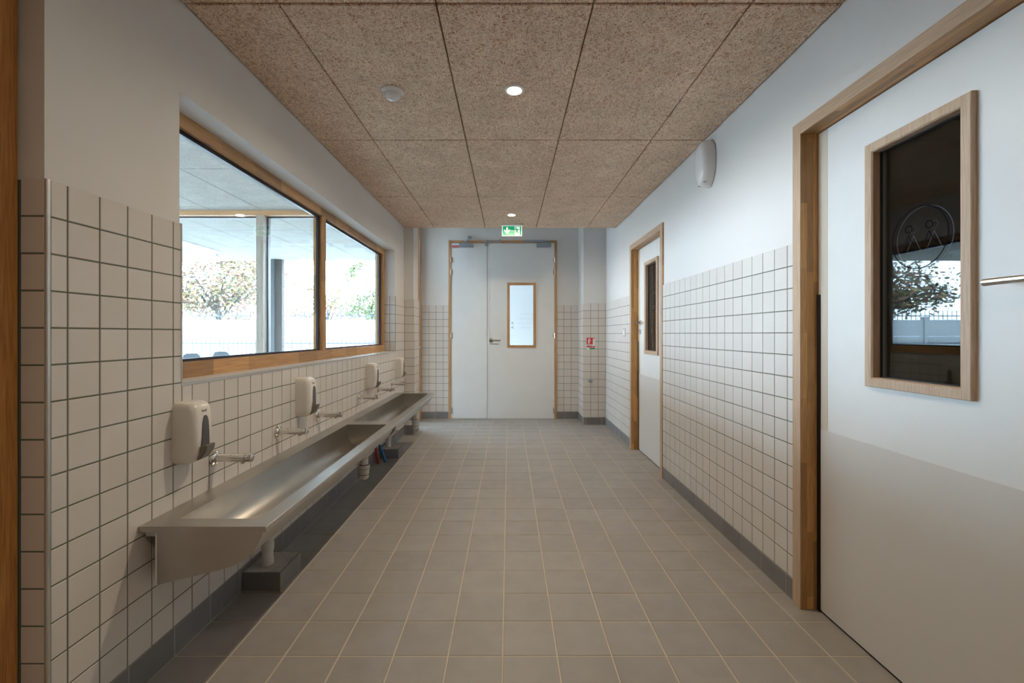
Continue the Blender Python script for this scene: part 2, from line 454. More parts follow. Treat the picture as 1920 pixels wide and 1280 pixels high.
# near return (faces the camera), one tile wide, and corner profile
wr = struct('wall_left_return', None)
b = bm_new(); box(b, -1.298, XL-.001, 1.1976, 1.2062, .0, ZL-.002); obj('grout_bed', b, 'wall_grout', wr)
lay(wr, '-y', 1.196, cells([-1.2905, -1.2255], [0]+vL[1:]), 'wall_tile')
b = bm_new(); box(b, -1.299, XL+.0004, 1.1985, 1.2066, ZL-.004, CZ+.02); obj('plaster_face', b, 'plaster', wr)
b = bm_new(); bbox(b, -1.2265, TL+.0012, 1.1945, 1.2055, .0, ZL+.001, .003, 3); struct('trim_1', b, 'alu')
# pier tiles
wp = struct('wall_left_pier', None)
b = bm_new(); box(b, TL, -1.1066, YE-.0084, YE, SL, ZL-.002); box(b, -1.1151, -1.1066, YE-.0084, YE+.28, SL, ZL-.002); obj('grout_bed', b, 'wall_grout', wp)
lay(wp, '-y', YE-.010, cells([TL, -1.106], vL), 'wall_tile')
lay(wp, '+x', -1.105, cells(joints(YE+.09, .0985, YE-.01, YE+.28), vL), 'wall_tile')
# far reveal of the window, tiled
b = bm_new(); box(b, -1.36, TL-.002, WY1-.0084, WY1+.001, WZ0, ZL-.002); obj('grout_bed', b, 'wall_grout', wl)
vv = [v for v in vL if v > .99]; wq = struct('wall_left_reveal', None)
lay(wq, '-y', WY1-.010, cells([-1.340, -1.279, TL-.001], vv), 'wall_tile')
# sill and its metal edge
b = bm_new(); box(b, -1.36, TL-.002, WY0, WY1, WZ0-.012, WZ0); sill = struct('trim_2', b, 'kick')
b = bm_new(); bbox(b, TL-.003, TL+.002, WY0-.006, WY1, WZ0-.012, WZ0+.002, .001, 1); box(b, TL-.008, TL+.0015, WY0-.006, WY0, WZ0, ZL+.001)
obj('edge_profile', b, 'alu', sill)

# ------------------------------------------------------------------ window between corridor and covered yard
wn = struct('window_1', None)
FX0, FX1 = -1.405, -1.338
b = bm_new(); box(b, FX0, FX1, WY0-.01, WY1, WZ0+.0, 1.062); obj('bottom_rail', b, 'stave_y', wn)
b = bm_new(); box(b, FX0, FX1, WY0-.01, WY1, 2.026, WZ1); obj('top_rail', b, 'stave_y', wn)
for y0, y1 in ((WY0-.01, WY0+.05), (3.26, 3.316), (WY1-.055, WY1)):
    b = bm_new(); box(b, FX0, FX1+.0005, y0, y1, 1.062, 2.026); obj('stile', b, 'stave_z', wn)
for y0, y1 in ((WY0+.05, 3.26), (3.316, WY1-.055)):
    g = bm_new(); box(g, -1.386, -1.380, y0, y1, 1.062, 2.026); gp = obj('glass_pane', g, 'glass', wn)
    b = bm_new(); ring_rect(b, (y0, y1, 1.062, 2.026), (y0+.012, y1-.018, 1.074, 2.007), 'x', -1.379, -1.362); obj('gasket', b, 'dark_frame', gp)

# ------------------------------------------------------------------ right wall: doors and walls
def frame_y(name, y0, y1, hinge_far):
    """door in the right wall: outer frame from y0 to y1, top 2.087"""
    fx, lx = 1.247, 1.323; top = 2.087; w = .053
    d = struct(name, None)
    for k, (a, c) in enumerate(((y0, y0+w), (y1-w, y1))):
        b = bm_new(); box(b, fx+.004, 1.40, a, c, 0, top-w); j = obj('jamb', b, 'stave_z', d)
        f = bm_new(); bbox(f, fx, fx+.0042, a, c, 0, top, .001, 1); obj('jamb_face', f, 'pale_z', j)  # facing carries the paler daylit tone of the jamb's front
    b = bm_new(); box(b, fx+.004, 1.40, y0, y1, top-w, top); j = obj('head', b, 'stave_y', d)
    f = bm_new(); bbox(f, fx-.0004, fx+.0042, y0+w, y1-w, top-w, top, .001, 1); obj('head_face', f, 'pale_y', j)
    a, c = y0+w+.003, y1-w-.004
    cen = (a+c)/2; py0, py1, pz0, pz1 = cen-.192, cen+.192, .988, 1.866
    b = bm_new(); ring_rect(b, (a, c, .008, top-w-.004), (py0+.03, py1-.03, pz0+.03, pz1-.03), 'x', lx, 1.363)
    leaf = obj('door_leaf', b, 'door', d)
    b = bm_new(); bbox(b, lx-.0016, lx+.001, a+.002, c-.004, .012, .775, .0008, 1); obj('kick_plate', b, 'kick', d)
    # vision panel
    b = bm_new()
    W_ = .034
    for (o_, i_) in (((py0, py1, pz0, pz1), (py0+W_, py1-W_, pz0+W_, pz1-W_)),):
        # mitred, slightly bevelled beading
        def ringv(r, x): return [b.verts.new((x, u, v)) for u, v in ((r[0], r[2]), (r[1], r[2]), (r[1], r[3]), (r[0], r[3]))]
        R0 = ringv(o_, lx+.001); R1 = ringv(o_, lx-.016); R2 = ringv((o_[0]+.002, o_[1]-.002, o_[2]+.002, o_[3]-.002), lx-.018)
        R3 = ringv((i_[0]-.004, i_[1]+.004, i_[2]-.004, i_[3]+.004), lx-.018); R4 = ringv(i_, lx-.013); R5 = ringv(i_, lx+.012)
        for A, B in zip((R0, R1, R2, R3, R4), (R1, R2, R3, R4, R5)):
            for k in range(4): b.faces.new((A[k], A[(k+1) % 4], B[(k+1) % 4], B[k]))
    vf = obj('vision_panel_frame', b, 'pale_z', d)
    gi = (py0+.024, py1-.024, pz0+.024, pz1-.024)
    b = bm_new(); ring_rect(b, gi, (py0+.039, py1-.039, pz0+.038, pz1-.038), 'x', lx+.011, lx+.017); obj('black_seal', b, 'black', vf)
    b = bm_new(); box(b, lx+.017, lx+.021, *gi); gp = obj('glass_pane', b, 'door_glass', d)
    b = bm_new(); box(b, lx+.034, lx+.038, *gi); obj('glass_pane', b, 'door_glass', d)
    # emblem of two small figures in a ring; inner pane carries its painted reflection
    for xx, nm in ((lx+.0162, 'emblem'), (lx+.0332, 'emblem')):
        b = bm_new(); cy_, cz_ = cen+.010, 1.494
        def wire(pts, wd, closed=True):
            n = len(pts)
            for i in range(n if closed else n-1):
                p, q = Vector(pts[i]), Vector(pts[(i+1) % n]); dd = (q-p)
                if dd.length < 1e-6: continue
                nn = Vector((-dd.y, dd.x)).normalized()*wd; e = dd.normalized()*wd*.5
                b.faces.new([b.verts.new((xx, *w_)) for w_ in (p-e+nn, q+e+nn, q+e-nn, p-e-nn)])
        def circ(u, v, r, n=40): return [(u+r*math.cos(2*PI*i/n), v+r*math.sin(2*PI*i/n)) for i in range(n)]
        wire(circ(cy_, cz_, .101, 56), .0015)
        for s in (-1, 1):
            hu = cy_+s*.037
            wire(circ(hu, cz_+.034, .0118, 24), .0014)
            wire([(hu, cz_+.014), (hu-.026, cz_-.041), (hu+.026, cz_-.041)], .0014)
        obj(nm, b, 'emblem' if xx < lx+.02 else 'emblem_reflection', gp)
    # black strip in place of the shaded leaf gap, lower far edge
    b = bm_new(); bbox(b, lx-.0012, lx+.0012, c-.055, c-.001, .012, top-w-.006, .0005, 1); obj('edge_lipping', b, 'lipping', d)
    b = bm_new(); box(b, lx-.0045, lx+.02, c-.015, y1-w+.0005, .0, 1.345 if hinge_far else 1.10); obj('gap_shade_strip', b, 'black', d)
    b = bm_new(); box(b, lx+.002, lx+.03, c-.001, y1-w+.0004, 0, top-w); obj('rebate', b, 'pale_z', d)
    b = bm_new(); box(b, lx+.001, 1.36, a, c, -.002, .008); obj('threshold_seal', b, 'black', d)
    # lever handle
    hy = a+.065 if hinge_far else c-.065; dr = 1 if hinge_far else -1; hz = 1.315 if hinge_far else 1.292
    b = bm_new(); tube(b, [(lx, hy, hz), (lx-.006, hy, hz), (lx-.008, hy, hz)], [.026, .026, .023], 24); ro = obj('rose', b, 'satin_steel', d, True)
    b = bm_new(); dl = .135*dr if hinge_far else .02
    if hinge_far: tube(b, [(lx-.008, hy, hz), (lx-.045, hy, hz), (lx-.054, hy+.004, hz), (lx-.057, hy+.016, hz), (lx-.057, hy+.135, hz)], .0095, 16)
    else: tube(b, [(lx-.008, hy, hz), (lx-.045, hy, hz), (lx-.054, hy-.004, hz), (lx-.057, hy-.016, hz), (lx-.057, hy-.125, hz)], .0095, 16)
    obj('lever_handle', b, 'satin_steel', d, True)
    b = bm_new(); tube(b, [(lx, hy, hz-.09), (lx-.006, hy, hz-.09), (lx-.008, hy, hz-.09)], [.024, .024, .021], 24); obj('lock_rose', b, 'satin_steel', d, True)
    return d
D1 = (.952, 1.993); D2 = (3.690, 4.680)
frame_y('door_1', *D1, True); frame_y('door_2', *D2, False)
# plaster walls
def rwall(name, y0, y1, top=CZ+.03, tiles=True, j0=2.039, limit=300):
    b = bm_new(); box(b, XR, 1.40, y0, y1, -.05, top); w = struct(name, b, 'plaster')
    if tiles:
        b = bm_new(); box(b, XR+.002, TR+.0016, y0, y1, SR, ZR-.002); obj('grout_bed', b, 'wall_grout', w)
        v = [ZR-.0987*k for k in range(16)][::-1]; v[0] = SR+.001
        lay(w, '-x', TR, cells(joints(j0, .0987, y0, y1), v), 'wall_tile', limit=limit, key=lambda c: c[0])
    return w
rwall('wall_right', D1[1], D2[0])
rwall('wall_right', D2[1], YB, HZ, j0=5.87)
rwall('wall_right', -2.4, D1[0], limit=0)
for y0, y1 in (D1, D2):
    b = bm_new(); box(b, XR, 1.40, y0, y1, 2.087, CZ+.03); struct('wall_right', b, 'plaster')
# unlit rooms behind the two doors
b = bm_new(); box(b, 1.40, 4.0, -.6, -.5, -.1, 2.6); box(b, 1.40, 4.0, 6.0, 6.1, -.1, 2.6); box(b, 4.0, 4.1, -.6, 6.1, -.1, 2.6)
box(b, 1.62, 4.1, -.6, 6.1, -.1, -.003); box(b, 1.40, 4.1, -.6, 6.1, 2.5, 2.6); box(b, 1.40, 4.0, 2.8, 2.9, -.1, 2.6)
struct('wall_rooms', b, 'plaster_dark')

# ------------------------------------------------------------------ back wall, column and double door
DX0, DX1, DT = -.835, .668, 2.475       # outer frame
b = bm_new(); box(b, -1.44, DX0, YB, YB+.16, -.05, HZ); box(b, DX1, 1.60, YB, YB+.16, -.05, HZ); box(b, DX0, DX1, YB, YB+.16, DT, HZ)
box(b, .968, XR, 5.88, YB, -.05, HZ)
wb = struct('wall_back', b, 'plaster')
b = bm_new(); box(b, XL, DX0, YB-.0084, YB, SR, ZR-.002); box(b, DX1, .968, YB-.0084, YB, SR, ZR-.002)
box(b, .9616, TR, 5.8716, 5.88, SR, ZR-.002); box(b, .9616, .968, 5.8716, YB, SR, ZR-.002)
obj('grout_bed', b, 'wall_grout', wb)
vR = [ZR-.0987*k for k in range(16)][::-1]; vR[0] = SR+.001
lay(wb, '-y', YB-.010, cells(joints(-1.109, .0995, XL, DX0), vR)+cells(joints(.764, .1, DX1, .962), vR), 'wall_tile')
lay(wb, '-y', 5.870, cells([.960, 1.061, 1.160, TR], vR), 'wall_tile')
lay(wb, '-x', .960, cells([5.87, 5.97, 6.07, 6.17, 6.29], vR), 'wall_tile')

d3 = struct('door_3', None)
w = .032
for a, c in ((DX0, DX0+w), (DX1-w, DX1)):
    b = bm_new(); box(b, a, c, YB-.018, YB+.1, 0, DT-w); obj('jamb', b, 'wood_z', d3)
b = bm_new(); box(b, DX0, DX1, YB-.018, YB+.1, DT-w, DT); obj('head', b, 'wood_x', d3)
lx0, lx1, split = DX0+w+.003, DX1-w-.003, -.296
ly = YB-.008; lt = DT-w-.003
b = bm_new(); bbox(b, lx0, split-.004, ly, ly+.045, .008, lt, .002, 1); obj('door_leaf', b, 'door', d3)
px0, px1, pz0, pz1 = -.022, .375, .988, 1.890
b = bm_new(); ring_rect(b, (split+.0025, lx1, .008, lt), (px0+.03, px1-.03, pz0+.03, pz1-.03), 'y', ly, ly+.045); obj('door_leaf', b, 'door', d3)
b = bm_new(); bbox(b, split+.0028, split+.024, ly-.003, ly+.002, .01, lt, .001, 1); obj('meeting_strip', b, 'door', d3)
b = bm_new(); ring_rect(b, (px0, px1, pz0, pz1), (px0+.036, px1-.036, pz0+.036, pz1-.036), 'y', ly-.012, ly+.02); obj('vision_panel_frame', b, 'wood_z', d3)
b = bm_new(); box(b, px0+.03, px1-.03, ly+.012, ly+.018, pz0+.03, pz1-.03); gp = obj('glass_pane', b, 'glass', d3)
# lettering seen from the back through the glass
def mirror_text(body, x, z, size, m='text_pale'):
    me = text_mesh(body, size, .0003, 'LEFT')
    me.transform(Matrix(((-1, 0, 0, x), (0, 0, 1, ly+.020), (0, 1, 0, z), (0, 0, 0, 1)))); return obj('lettering', me, m, gp)
for body, z in (('LA MAISON', 1.452), ('RESTAURANT', 1.390), ('SALLE D EVEIL', 1.326), ('SALLE REPOS', 1.266)):
    mirror_text(body, .336, z, .036)
for z in (1.326, 1.266):
    me = text_mesh('>', .07, .0005, 'LEFT'); me.transform(Matrix(((-1, 0, 0, .072), (0, 0, 1, ly+.020), (0, 1, 0, z), (0, 0, 0, 1)))); obj('arrow', me, 'text_dark', gp)
b = bm_new(); box(b, split-.02, split+.02, ly+.03, ly+.05, .01, lt); obj('rebate_strip', b, 'door', d3)
# bright lobby beyond the double door, unseen left opening sized to set its brightness
b = bm_new(); box(b, -1.44, 3.1, 8.6, 8.7, -.1, 2.8); box(b, 3.0, 3.1, YB+.16, 8.6, -.1, 2.8); box(b, -1.44, 3.1, YB+.16, 8.7, 2.7, 2.8)
box(b, -1.44, -1.34, YB+.16, 6.6, -.1, 2.8); box(b, -1.44, -1.34, 8.3, 8.6, -.1, 2.8); box(b, -1.44, -1.34, 6.6, 8.3, 2.55, 2.8)
box(b, 1.5, 3.0, YB+.16, YB+.26, -.1, 2.8); box(b, -1.44, 3.1, 6.62, 8.7, -.12, 0); struct('wall_lobby', b, 'plaster')
# hinges
for x, s in ((lx0-.002, 1), (lx1+.002, -1)):
    for z in (2.205, 2.035, 1.155, .115):
        b = bm_new(); tube(b, [(x, ly-.012, z-.038), (x, ly-.012, z+.038)], .0085, 12)
        box(b, x-.022, x+.022, ly-.006, ly, z-.036, z+.036); obj('hinge', b, 'chrome', d3)
# lever
hx, hz = -.245, 1.090
b = bm_new(); tube(b, [(hx, ly, hz), (hx, ly-.007, hz), (hx, ly-.009, hz)], [.027, .027, .024], 20); obj('rose', b, 'dark_steel', d3, True)
b = bm_new(); tube(b, [(hx, ly-.008, hz), (hx, ly-.045, hz), (hx+.006, ly-.053, hz), (hx+.018, ly-.056, hz), (hx+.13, ly-.056, hz)], .0095, 14); obj('lever_handle', b, 'dark_steel', d3, True)
b = bm_new(); bbox(b, hx-.02, hx+.11, ly-.002, ly+.001, hz-.058, hz-.048, .0005, 1); obj('cover_plate', b, 'alu', d3)
# closers and coordinator
b = bm_new(); bbox(b, -.688, -.488, ly-.045, ly, 2.378, 2.437, .004, 2); cl = obj('door_closer', b, 'galv', d3)
b = bm_new(); tube(b, [(-.60, ly-.03, 2.437), (-.60, ly-.03, 2.455)], .011, 10); tube(b, [(-.615, ly-.03, 2.452), (-.55, ly-.10, 2.470)], .009, 8); tube(b, [(-.55, ly-.10, 2.470), (-.545, ly-.03, 2.515)], .009, 8); bbox(b, -.57, -.52, ly-.03, ly-.008, 2.492, 2.535, .004, 1); obj('closer_arm', b, 'galv', cl)
b = bm_new(); bbox(b, .195, .385+.01, ly-.045, ly, 2.378, 2.437, .004, 2)
bmesh.ops.translate(b, verts=b.verts, vec=(.19, 0, 0)); cl = obj('door_closer', b, 'galv', d3)
b = bm_new(); bbox(b, .205, .565, ly-.035, ly-.010, 2.452, 2.476, .003, 1); tube(b, [(.50, ly-.02, 2.435), (.50, ly-.02, 2.46)], .009, 10); obj('slide_rail', b, 'galv', cl)
b = bm_new(); bbox(b, -.332, -.292, ly-.03, ly, 2.40, 2.437, .003, 1); box(b, -.318, -.304, ly-.03, ly-.012, 2.43, 2.475)
box(b, -.31, -.12, ly-.034, ly-.014, 2.447, 2.463); tube(b, [(-.135, ly-.024, 2.455), (-.118, ly-.024, 2.490)], .008, 8); obj('door_coordinator', b, 'galv', d3)
b = bm_new(); bbox(b, -.788, -.692, ly-.002, ly+.001, 2.374, 2.410, .0006, 1); lb = obj('warning_label', b, 'redlabel', d3); lb['label'] = 'red label with two lines of white lettering'
for body, z in (('PORTE COUPE FEU', 2.3985), ('MAINTENIR FERMEE', 2.3835)):
    me = text_mesh(body, .0105, .0003); me.transform(Matrix(((1, 0, 0, -.740), (0, 0, -1, ly-.0025), (0, 1, 0, z), (0, 0, 0, 1)))); obj('lettering', me, 'white_flat', lb)
b = bm_new(); box(b, DX0+w, DX1-w, ly, YB+.1, -.002, .007); obj('threshold', b, 'alu', d3)

# glazed outside door on the left of the end bay
d4 = struct('door_4', None)
for a, c in ((YE+.28, YE+.315), (6.13, 6.20)):
    b = bm_new(); box(b, -1.31, -1.200, a, c, 0, 2.80); obj('jamb', b, 'wood_z', d4)
b = bm_new(); box(b, -1.31, -1.200, YE+.315, 6.13, 2.70, 2.80); obj('head', b, 'wood_y', d4)
b = bm_new(); ring_rect(b, (YE+.318, 6.127, .01, 2.697), (YE+.355, 6.09, .07, 2.66), 'x', -1.285, -1.235); obj('door_leaf', b, 'wood_z', d4)
b = bm_new(); box(b, -1.263, -1.257, YE+.345, 6.10, .06, 2.67); obj('glass_pane', b, 'glass', d4)
b = bm_new(); tube(b, [(-1.235, 6.108, 1.0), (-1.19, 6.108, 1.0), (-1.185, 6.10, 1.0), (-1.185, 5.99, 1.0)], .009, 12); obj('lever_handle', b, 'satin_steel', d4, True)
b = bm_new(); box(b, -1.44, XL, 6.20, YB+.01, -.05, HZ); box(b, -1.44, -1.228, YE+.28, 6.20, 2.80, HZ); struct('wall_left', b, 'plaster')

# ------------------------------------------------------------------ skirting tiles
def skirt(name, face, plane, segs, j0, h, depth=.009, axis='y'):
    s = struct(name, None)
    for (a, c) in segs:
        b = bm_new()
        if face == '+x': box(b, plane-depth, plane-.0015, a, c, -.001, h-.0005)
        elif face == '-x': box(b, plane+.0015, plane+depth, a, c, -.001, h-.0005)
        else: box(b, a, c, plane+.0015, plane+depth, -.001, h-.0005)
        obj('grout_bed', b, 'skirt_grout', s)
        lay(s, face, plane, cells(joints(j0, .1995, a, c), [.002, h]), 'skirt_tile', 'skirting_tile', .004)
skirt('baseboard_left', '+x', TL, [(1.205, YE)], 1.655, SL)
skirt('baseboard_right', '-x', TR, [(D1[1], D2[0]), (D2[1], 5.872)], 1.655, SR)
skirt('baseboard_right', '-x', TR, [(-2.4, D1[0])], 1.655, SR)
skirt('baseboard_back', '-y', YB-.010, [(XL, DX0), (DX1, .962)], .77, SR)
skirt('baseboard_column', '-y', 5.870, [(.960, TR)], 1.0, SR)
skirt('baseboard_column', '-x', .960, [(5.87, 6.29)], 6.07, SR)
skirt('baseboard_pier', '-y', YE-.010, [(TL, -1.105)], 0, SL)
skirt('baseboard_pier', '+x', -1.105, [(YE-.01, YE+.28)], YE+.15, SL)

# ------------------------------------------------------------------ near left timber door post and the wall behind the camera
b = bm_new(); bbox(b, -1.32, -1.2915, 1.02, 1.1935, 0, CZ, .002, 1)
tag_o = struct('trim_3', b, 'post_z')
b = bm_new(); box(b, -1.5, 1.45, -2.5, -2.4, -.1, CZ+.1); struct('wall_rear', b, 'plaster')

# ------------------------------------------------------------------ wash troughs
RZ = .545
def trough(y0, y1, oy0, oy1, b0, b1, label):
    """rim y0..y1, opening oy0..oy1, body b0..b1"""
    t = thing('wash_trough', label, 'sink', (-1.0, (y0+y1)/2, RZ), 'stainless steel wash troughs')
    X0, X1, ox0, ox1 = TL+.001, -.800, -1.130, -.856
    # rim: flat frame with a rounded nose at the front
    b = bm_new()
    O = [(X0, y0), (X1, y0), (X1, y1), (X0, y1)]; I = [(ox0, oy0), (ox1, oy0), (ox1, oy1), (ox0, oy1)]
    top_o = [b.verts.new((x, y, RZ)) for x, y in O]; top_i = [b.verts.new((x, y, RZ)) for x, y in I]
    sh = [b.verts.new((x+(.0022 if x == X1 else 0), y+(-.0 if y == y0 else .0), RZ-.003)) for x, y in O]
    lo = [b.verts.new((x+(.0022 if x == X1 else 0), y, RZ-.019)) for x, y in O]
    inn = [b.verts.new((x-(.012 if x == X1 else 0), y+(.012 if y == y0 else -.012), RZ-.019)) for x, y in O]
    for k in range(4):
        j = (k+1) % 4
        for A, B in ((top_i, top_o), (top_o, sh), (sh, lo), (lo, inn)):
            b.faces.new((A[k], A[j], B[j], B[k]))
    wobj('rim', b, 'steel', t)
    # bowl
    prof = [(-1.130, RZ), (-1.1295, .515), (-1.128, .480), (-1.120, .445), (-1.100, .418), (-1.07, .404), (-1.03, .400), (-.985, .404), (-.945, .417), (-.912, .438), (-.885, .468), (-.867, .503), (-.858, .530), (-.856, RZ)]
    b = bm_new(); A = [b.verts.new((x, oy0, z)) for x, z in prof]; B = [b.verts.new((x, oy1, z)) for x, z in prof]
    for i in range(len(prof)-1): b.faces.new((A[i], A[i+1], B[i+1], B[i]))
    b.faces.new(A); b.faces.new(B[::-1]); bl = wobj('bowl', b, 'steel', t, True)
    # drain
    b = bm_new(); dy = 3.09 if y0 < 2 else 4.72
    tube(b, [(-1.0, dy, .4015), (-1.0, dy, .4055), (-1.0, dy, .4065)], [.04, .04, .032], 24)
    bmesh.ops.translate(b, verts=b.verts, vec=-parent_world(t)); obj('drain', b, 'chrome', t, True)
    # outer body: apron under the rim and the flat end cheeks
    out = [(-1.165, RZ-.018), (-1.165, .347), (-1.05, .374), (-.97, .393), (-.92, .408), (-.885, .424), (-.855, .447), (-.833, .475), (-.820, .503), (-.814, RZ-.018)]
    b = bm_new(); A = [b.verts.new((x, b0+.002, z)) for x, z in out]; B = [b.verts.new((x, b1-.002, z)) for x, z in out]
    for i in range(len(out)-1): b.faces.new((A[i], A[i+1], B[i+1], B[i]))
    wobj('apron', b, 'steel', t, True)
    for ya, yb in ((b0, b0+.002), (b1-.002, b1)):
        b = bm_new(); prism(b, [(x, ya, z) for x, z in out], (0, yb-ya, 0)); wobj('end_panel', b, 'steel', t)
    for yy in (b0+.012, b1-.03):
        b = bm_new(); box(b, -1.1715, -1.166, yy-.012, yy+.01, .345, RZ-.02); box(b, TL, -1.168, yy+.006, yy+.01, .50, RZ-.02); wobj('wall_bracket', b, 'white_flat', t)
    return t
trough(1.490, 3.235, 1.555, 3.174, 1.502, 3.185, 'longer nearer stainless steel wash trough with a flat end panel facing the viewer')
trough(3.235, 4.890, 3.300, 4.826, 3.300, 4.878, 'farther stainless steel wash trough ending beside the tiled pier')

# ------------------------------------------------------------------ taps
def make_tap():
    t = thing('wall_tap', 'x', 'tap', (0, 0, 0), 'chrome push taps above the troughs')
    b = bm_new(); tube(b, [(0, 0, 0), (.008, 0, 0), (.013, 0, 0), (.016, 0, 0)], [.030, .030, .025, .020], 28); obj('flange', b, 'chrome', t, True)
    b = bm_new(); tube(b, [(.012, 0, 0), (.05, 0, 0), (.10, 0, 0), (.134, 0, 0)], [.0165, .0160, .0165, .0175], 24); obj('barrel', b, 'chrome', t, True)
    b = bm_new(); tube(b, [(.1355, 0, 0), (.153, 0, 0), (.158, 0, 0), (.160, 0, 0)], [.0172, .0172, .0155, .011], 24); obj('push_button', b, 'chrome', t, True)
    b = bm_new(); tube(b, [(.118, 0, -.012), (.118, 0, -.020), (.119, 0, -.024)], [.010, .0095, .0085], 16); obj('spout', b, 'chrome', t, True)
    return t
taps = [(1.872, 'nearest chrome wall tap, just past the first soap dispenser'), (2.385, 'chrome wall tap, second nearest, just before the second soap dispenser'),
        (2.876, 'chrome wall tap, third nearest, just past the second soap dispenser'), (3.671, 'chrome wall tap, fourth nearest, just before the third soap dispenser'),
        (4.200, 'chrome wall tap, second farthest, just past the third soap dispenser'), (4.695, 'farthest chrome wall tap, below the last soap dispenser')]
t0 = make_tap()
for i, (y, lab) in enumerate(taps):
    if i == 0: t0.location = (TL, y, .667); t0['label'] = lab
    else: dup(t0, (TL, y, .667), lab)

# ------------------------------------------------------------------ soap dispensers
def make_disp():
    t = thing('soap_dispenser', 'x', 'soap dispenser', (0, 0, 0), 'white soap dispensers above the troughs')
    Wd, Dp, z0, z1 = .055, .085, -.112, .112
    b = bm_new()
    # vertical loft of rounded sections: (z, half width, depth)
    secs = [(z0, .040, .050), (z0+.004, .046, .060), (z0+.014, .052, .072), (z0+.035, .0545, .080), (-.02, Wd, Dp), (.05, Wd, .084), (.085, .054, .080), (.100, .051, .074), (.108, .046, .064), (z1, .038, .050)]
    def sec(z, w, d, n=7):
        r = .026; pts = [(0, -w)]
        for cx_, cy_, a0 in ((d-r, -w+r, -PI/2), (d-r, w-r, 0)):
            for i in range(n+1):
                a = a0+PI/2*i/n; pts.append((cx_+r*math.cos(a), cy_+r*math.sin(a)))
        pts.append((0, w)); return [b.verts.new((x, y, z)) for x, y in pts]
    R = [sec(*s) for s in secs]; n = len(R[0])
    for A, B in zip(R, R[1:]):
        for k in range(n): b.faces.new((A[k], A[(k+1) % n], B[(k+1) % n], B[k]))
    b.faces.new(R[0][::-1]); b.faces.new(R[-1]); obj('casing', b, 'white_plastic', t, True)
    # smoked level window
    b = bm_new(); pts = [(-.021, -.050), (-.0195, 0.0), (-.016, .035), (-.011, .052), (-.004, .0605), (.004, .0605), (.011, .052), (.016, .035), (.0195, 0.0), (.021, -.050)]
    prism(b, [(.0815, y, z) for y, z in pts], (.0055, 0, 0)); obj('level_window', b, 'grey_window', t)
    # push lever
    b = bm_new(); prism(b, [(.055, -.027, -.108), (.083, -.027, -.098), (.103, -.027, -.070), (.108, -.027, -.045), (.086, -.027, -.050), (.06, -.027, -.060)], (0, .054, 0))
    bmesh.ops.bevel(b, geom=list(b.edges), offset=.004, segments=2, affect='EDGES'); obj('push_lever', b, 'grey_plastic', t, True)
    me = text_mesh('best', .017, .0004); me.transform(Matrix(((0, 0, 1, .0812), (1, 0, 0, 0), (0, 1, 0, .078), (0, 0, 0, 1)))); obj('lettering', me, 'text_dark', t)
    return t
ds = [(1.693, 'nearest and largest looking white soap dispenser with grey level window and push lever'), (2.640, 'second nearest white soap dispenser, below the middle of the window'),
      (3.925, 'third white soap dispenser, below the far pane of the window'), (4.905, 'farthest white soap dispenser, beside the tiled pier')]
s0 = make_disp()
for i, (y, lab) in enumerate(ds):
    if i == 0: s0.location = (TL, y, .815); s0['label'] = lab
    else: dup(s0, (TL, y, .815), lab)

# ------------------------------------------------------------------ pipework under the troughs
def plinth(y0, lab):
    t = thing('pipe_plinth', lab, 'plinth', (-1.128, y0+.1, 0), 'cement plinths under the troughs')
    x0, x1, y1, h = TL+.001, -1.040, y0+.203, .092
    b = bm_new(); box(b, x0, x1-.008, y0+.008, y1-.002, 0, h-.006)
    n = 7
    vs = [[b.verts.new((x0+(x1-.008-x0)*i/n, y0+.008+(y1-.010-y0)*j/n, h-.005+random.uniform(-.0035, .003))) for i in range(n+1)] for j in range(n+1)]
    for j in range(n):
        for i in range(n): b.faces.new((vs[j][i], vs[j][i+1], vs[j+1][i+1], vs[j+1][i]))
    wobj('cement_core', b, 'cement', t)
    b = bm_new(); bbox(b, x0+.003, x1-.003, y0, y0+.009, .003, h-.003, .0015, 1); wobj('facing_tile', b, 'skirt_tile', t)
    b = bm_new(); bbox(b, x1-.009, x1, y0+.003, y1-.003, .003, h-.003, .0015, 1); wobj('facing_tile', b, 'skirt_tile', t)
    b = bm_new(); box(b, x0, x1-.002, y0+.002, y1-.001, .0, .003); box(b, x1-.0095, x1-.0015, y0+.0015, y0+.004, 0, h-.003); wobj('joint', b, 'floor_grout', t)
    return t
plinth(2.070, 'tiled cement plinth with white waste pipe, under the nearer trough')
plinth(4.280, 'tiled cement plinth with white waste pipe, under the farther trough')
def waste(x, y, z1, lab):
    t = thing('waste_pipe', lab, 'pipe', (x, y, .085), 'waste pipes standing on the plinths')
    b = bm_new(); tube(b, [(x, y, .080), (x, y, .115), (x, y, .118), (x, y, z1)], [.0255, .0255, .024, .024], 18); wobj('pipe', b, 'pvc', t, True)
    b = bm_new(); tube(b, [(x, y, .150), (x, y, .152), (x, y, .19), (x, y, .192)], [.0245, .0275, .0275, .0245], 18); wobj('coupling', b, 'pvc', t, True); b = bm_new(); tube(b, [(x, y, .235), (x, y, .237), (x, y, .26), (x, y, .262)], [.0245, .027, .027, .0245], 18); wobj('coupling', b, 'pvc', t, True)
waste(-1.146, 2.155, .352, 'white plastic waste pipe rising from the nearer cement plinth')
waste(-1.165, 4.385, .347, 'white plastic waste pipe rising from the farther cement plinth')
